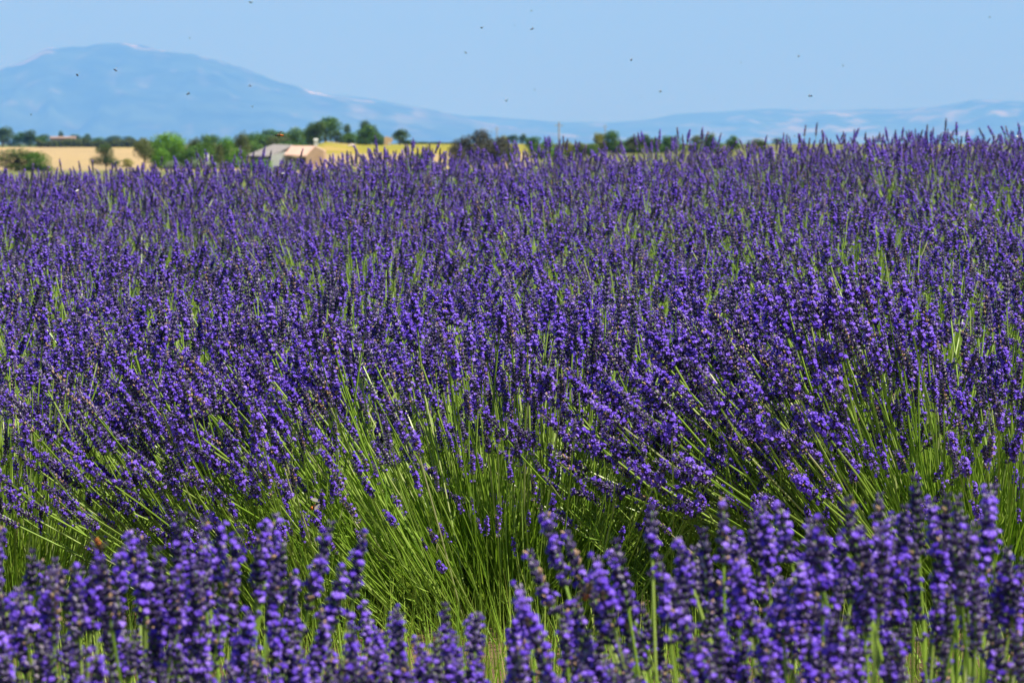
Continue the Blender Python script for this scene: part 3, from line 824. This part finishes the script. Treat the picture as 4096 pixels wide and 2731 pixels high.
for xw in (0.6, 2.0):
    b = MB(); b.box(xw, xw + .8, 0.5, 0.62, -2.3, -1.1); wv = link("window", b.mesh("window", [M_blue]), house)
    b = MB(); b.box(xw + .08, xw + .72, 0.46, 0.495, -2.2, -1.2); link("pane", b.mesh("pane", [M_glass]), wv)
tree(1038, 634, 90, 590, "bright", "bush", "bright green bush under the farmhouse's left eave", None, "bush", ybase=690)
tree(1165, 640, 40, 590, "silver", "bush", "pale silver bush against the farmhouse's white wall", None, "bush", ybase=690)
# far farm building
fb = thing("farm_building", "long low pale farm building among the far trees", "building", ((252 - 2048) / F_PX * 1545, 1545, 0))
b = MB(); b.box(-4.3, 4.3, 0, 6, -1, zpx(552, 1545)); link("wall", b.mesh("wall", [plaster("pale_plaster", (0.36, 0.29, 0.26))]), fb)
b = MB(); zt = zpx(552, 1545) + .002
slab(b, [(-4.7, -0.5, zt), (4.7, -0.5, zt), (4.7, 3, zt + .5), (-4.7, 3, zt + .5)], 0.15); slab(b, [(-4.7, 3, zt + .5), (4.7, 3, zt + .5), (4.7, 6.5, zt), (-4.7, 6.5, zt)], 0.15)
link("roof", b.mesh("roof", [simple_mat("old_tiles", (0.30, 0.20, 0.16), (0.38, 0.27, 0.22), 3, 0.9)]), fb)
# stone ruin
ru = thing("stone_ruin", "small roofless peach stone ruin beside a narrow cypress", "ruin", ((1552 - 2048) / F_PX * 980, 980, 0))
b = MB(); k = 980 / F_PX
o = [(-14, 590), (10, 590), (12, 572), (20, 562), (16, 553), (2, 549), (-8, 546), (-14, 552)]
vv = [(p * k, 0.0, zpx(q, 980)) for p, q in o]; n = len(vv)
b.add(vv + [(p[0], 1.4, p[2]) for p in vv], [tuple(range(n)), tuple(range(2 * n - 1, n - 1, -1))] + [(i, i + n, (i + 1) % n + n, (i + 1) % n) for i in range(n)])
link("wall", b.mesh("wall", [M_stone]), ru)
b = MB(); b.box(2 * k, 9 * k, -0.05, 0.9, zpx(590, 980), zpx(570, 980)); link("doorway", b.mesh("doorway", [M_white]), ru)
# small sheds and stone heap
def shed(px, ytop, ybase, w, d, label, m):
    xs = (px - 2048) / F_PX * d; zs = float(ground_z(xs, d)); s = thing("shed", label, "shed", (xs, d, zs))
    hh = EYE - (ytop - HORIZON) / F_PX * d - zs; ww = w / F_PX * d / 2
    b = MB(); b.box(-ww, ww, 0, ww * 2, -0.3, hh * .75); link("wall", b.mesh("wall", [m]), s)
    b = MB(); slab(b, [(-ww * 1.1, -.1, hh * .76), (ww * 1.1, -.1, hh * .76), (ww * 1.1, ww, hh), (-ww * 1.1, ww, hh)], .06); slab(b, [(-ww * 1.1, ww, hh), (ww * 1.1, ww, hh), (ww * 1.1, ww * 2.1, hh * .76), (-ww * 1.1, ww * 2.1, hh * .76)], .06)
    link("roof", b.mesh("roof", [m]), s)
shed(1264, 555, 572, 15, 940, "tiny white shed under the tallest tree", M_white)
shed(828, 616, 628, 14, 655, "tiny pale shed among the silver-green and bright bushes", M_white)
r = random.Random(3); hp_ = thing("stone_heap", "low heap of pale stones on the yellow rise", "stone heap", ((1406 - 2048) / F_PX * 930, 930, float(ground_z((1406 - 2048) / F_PX * 930, 930)) + 0.1))
for i in range(9):
    b = MB(); b.ellipsoid((0, 0, 0), (r.uniform(.22, .4), .3, r.uniform(.18, .3)), None, 7, 5)
    st = link("stone", b.mesh("stone", [plaster("pale_stone", (0.66, 0.55, 0.48))] if i == 0 else [bpy.data.materials["pale_stone"]]), hp_, loc=(r.uniform(-.6, .6), r.uniform(-.3, .3), r.uniform(0, .35)))
# poles
M_pole = simple_mat("weathered_pole", (0.30, 0.28, 0.27), (0.42, 0.40, 0.39), 2)
for px, yt, wpx, d, lab in [(2236, 488, 7, 520, "tall grey utility pole among the trees right of the yellow field"), (1988, 508, 4, 900, "thin far utility pole above the dusky clump's right side"),
                            (2420, 500, 4, 900, "thin far utility pole over the tallest right-hand tree")]:
    zb = float(ground_z(X_at(px, d), d)); h = zpx(yt, d) - zb; w = wpx / F_PX * d / 2
    p = thing("utility_pole", lab, "pole", (X_at(px, d), d, zb), "utility poles")
    b = MB(); b.tube([(0, 0, -.3), (0, 0, h)], [w * 1.15, w * .85], 8); link("post", b.mesh("post", [M_pole]), p)
    b = MB(); b.box(-.5, .5, -.05, .05, h - .5, h - .4); link("crossarm", b.mesh("crossarm", [M_pole]), p)

# ------------------------------------------------------------------ insects
def flat_mat(name, c, rough=0.6, spec=0.3):
    return simple_mat(name, tuple(x * .8 for x in c), c, 400, rough, spec, 2)
M_bdark = flat_mat("bee_dark", (0.02, 0.016, 0.012)); M_borange = flat_mat("bee_orange", (0.75, 0.22, 0.03)); M_bfur = flat_mat("bee_fur", (0.22, 0.15, 0.06))
def wing_build(nt, N, L, out):
    p = principled(nt, 0.3, 0.5); p.inputs[0].default_value = (0.35, 0.33, 0.3, 1)
    t = N.new("ShaderNodeBsdfTransparent"); s = N.new("ShaderNodeMixShader"); s.inputs[0].default_value = 0.45
    L.new(t.outputs[0], s.inputs[1]); L.new(p.outputs[0], s.inputs[2]); L.new(s.outputs[0], out.inputs[0])
M_wing = mat("bee_wing", wing_build)
def bee_parts():
    body = MB()
    body.ellipsoid((0, 0, 0), (0.0022, 0.0023, 0.0021), None, 9, 7, 0)
    hd = MB(); hd.ellipsoid((0.0034, 0, -0.0003), (0.0013, 0.0016, 0.0015), None, 8, 6, 0)
    for s_ in (-1, 1):
        hd.tube([(0.004, s_ * .0005, .0006), (0.0052, s_ * .001, .0014), (0.0064, s_ * .0012, .0012)], [.00014, .00012, .0001], 4)
    ab = MB()
    for i in range(5):
        t = i / 4; ab.ellipsoid((-0.0028 - 0.0052 * t, 0, -0.0004 - 0.001 * t), (0.0013, 0.0022 * (1 - .55 * t * t), 0.0021 * (1 - .55 * t * t)), None, 9, 6, i % 2)
    legs = MB()
    for s_ in (-1, 1):
        for k_ in range(3):
            x_ = 0.0012 - 0.0014 * k_
            legs.tube([(x_, s_ * .0012, -.0014), (x_ + .0004, s_ * .003, -.0022), (x_ - .0006, s_ * .0034, -.0046)], [.00022, .0002, .00012], 4)
    wing = MB()
    pts = [(0, 0), (.0018, .0022), (.0022, .0062), (.0008, .0094), (-.0016, .0088), (-.0022, .005), (-.0012, .0014)]
    n_ = len(pts)
    wing.add([(x_, y_, .00004) for x_, y_ in pts] + [(x_, y_, -.00004) for x_, y_ in pts], [tuple(range(n_)), tuple(range(2 * n_ - 1, n_ - 1, -1))] + [(i, i + n_, (i + 1) % n_ + n_, (i + 1) % n_) for i in range(n_)])
    return body, hd, ab, legs, wing
body, hd_, ab, legs, wing = bee_parts()
me_th = body.mesh("thorax", [M_bfur], True); me_hd = hd_.mesh("head", [M_bdark], True); me_ab = ab.mesh("abdomen", [M_bdark, M_borange], True); me_lg = legs.mesh("legs", [M_bdark]); me_wg = wing.mesh("wing", [M_wing])
def full_bee(label, loc, rot, scale, orange=True):
    t = thing("bee", label, "bee", loc, "bees among the lavender flowers", rot=rot, scale=(scale,) * 3)
    link("thorax", me_th, t); link("head", me_hd, t); link("abdomen", me_ab, t); link("legs", me_lg, t)["kind"] = "stuff"
    for s_ in (-1, 1):
        w = link("wing", me_wg, t, loc=(0, s_ * .001, .0016)); w.rotation_euler = (R(25) * s_, R(-8), R(35) * s_ if s_ > 0 else R(180 - 35)); 
    return t
full_bee("orange-bellied bee hovering over the stems of the fanned bush", at(1283, 2017, 6.0), (0, R(-12), R(8)), 1.9)
full_bee("blurred brown and orange bee clinging to a near flower head", at(398, 2188, 3.0), (0, R(60), R(70)), 1.15)
full_bee("brown furry bee on a blurred near flower head below the fanned bush", at(2355, 2350, 2.85), (0, R(-50), R(-60)), 1.2)
full_bee("larger brown bee hovering in front of the trees behind the house", at(1113, 541, 7.2), (0, R(5), R(-172)), 1.1)
small = MB()
small.ellipsoid((0, 0, 0), (.0022, .0023, .0021), None, 8, 6, 0); small.ellipsoid((.0034, 0, 0), (.0013, .0016, .0015), None, 7, 5, 0)
small.ellipsoid((-.0045, 0, -.0008), (.0042, .0021, .002), None, 8, 6, 0)
for s_ in (-1, 1):
    small.add([(0, s_ * .001, .0018), (.002, s_ * .005, .0034), (.0006, s_ * .0092, .005), (-.002, s_ * .0075, .0046), (-.0014, s_ * .003, .0028)], [(0, 1, 2, 3, 4)], 1)
me_small = small.mesh("bee", [M_bdark, M_wing], True)
BEES = [(1005, 11, 15, "topmost dark bee, at the upper border above the mountain's right flank"), (758, 153, 24, "faint bee in the sky just right of the mountain top"),
 (308, 300, 11, "largest dark bee in front of the mountain's left half"), (459, 280, 13, "dark bee right of and above the largest mountain bee"),
 (755, 375, 14, "dark bee alone in front of the middle of the mountain"), (998, 344, 17, "upper of two bees before the mountain's right flank"),
 (1010, 428, 15, "lower of two bees before the mountain's right flank"), (124, 458, 18, "faint bee low over the far left trees"),
 (1928, 112, 14, "dark bee, left of the pair high in the middle sky"), (2125, 45, 24, "faint bee at the top of the middle sky"),
 (2058, 103, 28, "barely visible bee between the pair in the middle sky"), (2131, 116, 15, "dark bee, right of the pair high in the middle sky"),
 (1861, 211, 19, "faint bee below left of the high pair"), (2526, 240, 13, "darkest bee in the sky right of the middle"),
 (2138, 360, 24, "faint bee above the low middle hills"), (2026, 404, 17, "bee low in the sky over the saddle of the hills"),
 (2565, 388, 24, "left and lower of two faint bees over the hills"), (2640, 367, 18, "right and upper of two faint bees over the hills"),
 (2965, 252, 24, "leftmost faint bee of three in the right sky"), (3196, 225, 18, "middle and highest bee of three in the right sky"),
 (3372, 264, 18, "rightmost bee of three in the right sky"), (2858, 398, 26, "barely visible bee just above the right ridge"),
 (3239, 385, 14, "dark bee hanging over the crest of the right ridge"), (3958, 70, 22, "faint bee in the top right corner of the sky"),
 (3178, 545, 20, "small bee in front of the hills where the lavender starts to rise")]
for px, py, d, lab in BEES:
    thing("bee", lab, "bee", at(px, py, d), "bees flying in the sky", me=me_small, rot=(random.uniform(-.4, .4), random.uniform(-.4, .4), random.uniform(-3, 3)), scale=((1.05,) * 3 if d < 20 else (0.85,) * 3))
M_bw = flat_mat("butterfly_white", (0.85, 0.85, 0.82), 0.8)
bf = MB()
bf.tube([(-.006, 0, 0), (0, 0, .0004), (.006, 0, 0)], [.0006, .0011, .0007], 6, 1)
for s_ in (-1, 1):
    for pts in ([(.004, .0005), (.008, .009), (.003, .0125), (-.001, .008), (0, .0005)], [(0, .0005), (-.0015, .008), (-.006, .0085), (-.008, .004), (-.003, .0005)]):
        v1 = [(x_, s_ * y_ * .75, y_ * .66 + .00006) for x_, y_ in pts]; v2 = [(x_, s_ * y_ * .75, y_ * .66 - .00006) for x_, y_ in pts]; n_ = len(pts)
        bf.add(v1 + v2, [tuple(range(n_)), tuple(range(2 * n_ - 1, n_ - 1, -1))] + [(i, i + n_, (i + 1) % n_ + n_, (i + 1) % n_) for i in range(n_)], 0)
me_bf = bf.mesh("butterfly", [M_bw, M_bdark])
for px, py, d, lab in [(1384, 675, 14, "white butterfly over the lavender just below the farmhouse"), (1133, 697, 14, "white butterfly on lavender left below the farmhouse"),
                       (310, 767, 11.5, "white butterfly on the lavender far left below the golden field"), (4068, 548, 17, "white butterfly at the lavender skyline far right"),
                       (3725, 935, 9.3, "white butterfly amid tall heads right of centre"), (1365, 992, 8.8, "white butterfly above the heads left of the fanned bush top"),
                       (178, 2618, 2.75, "white butterfly low among the nearest blurred stems")]:
    thing("butterfly", lab, "butterfly", at(px, py, d), "white butterflies over the lavender", me=me_bf, rot=(random.uniform(-.5, .5), random.uniform(-.5, .5), random.uniform(-3, 3)), scale=((0.6,) * 3 if d > 5 else (0.45,) * 3))
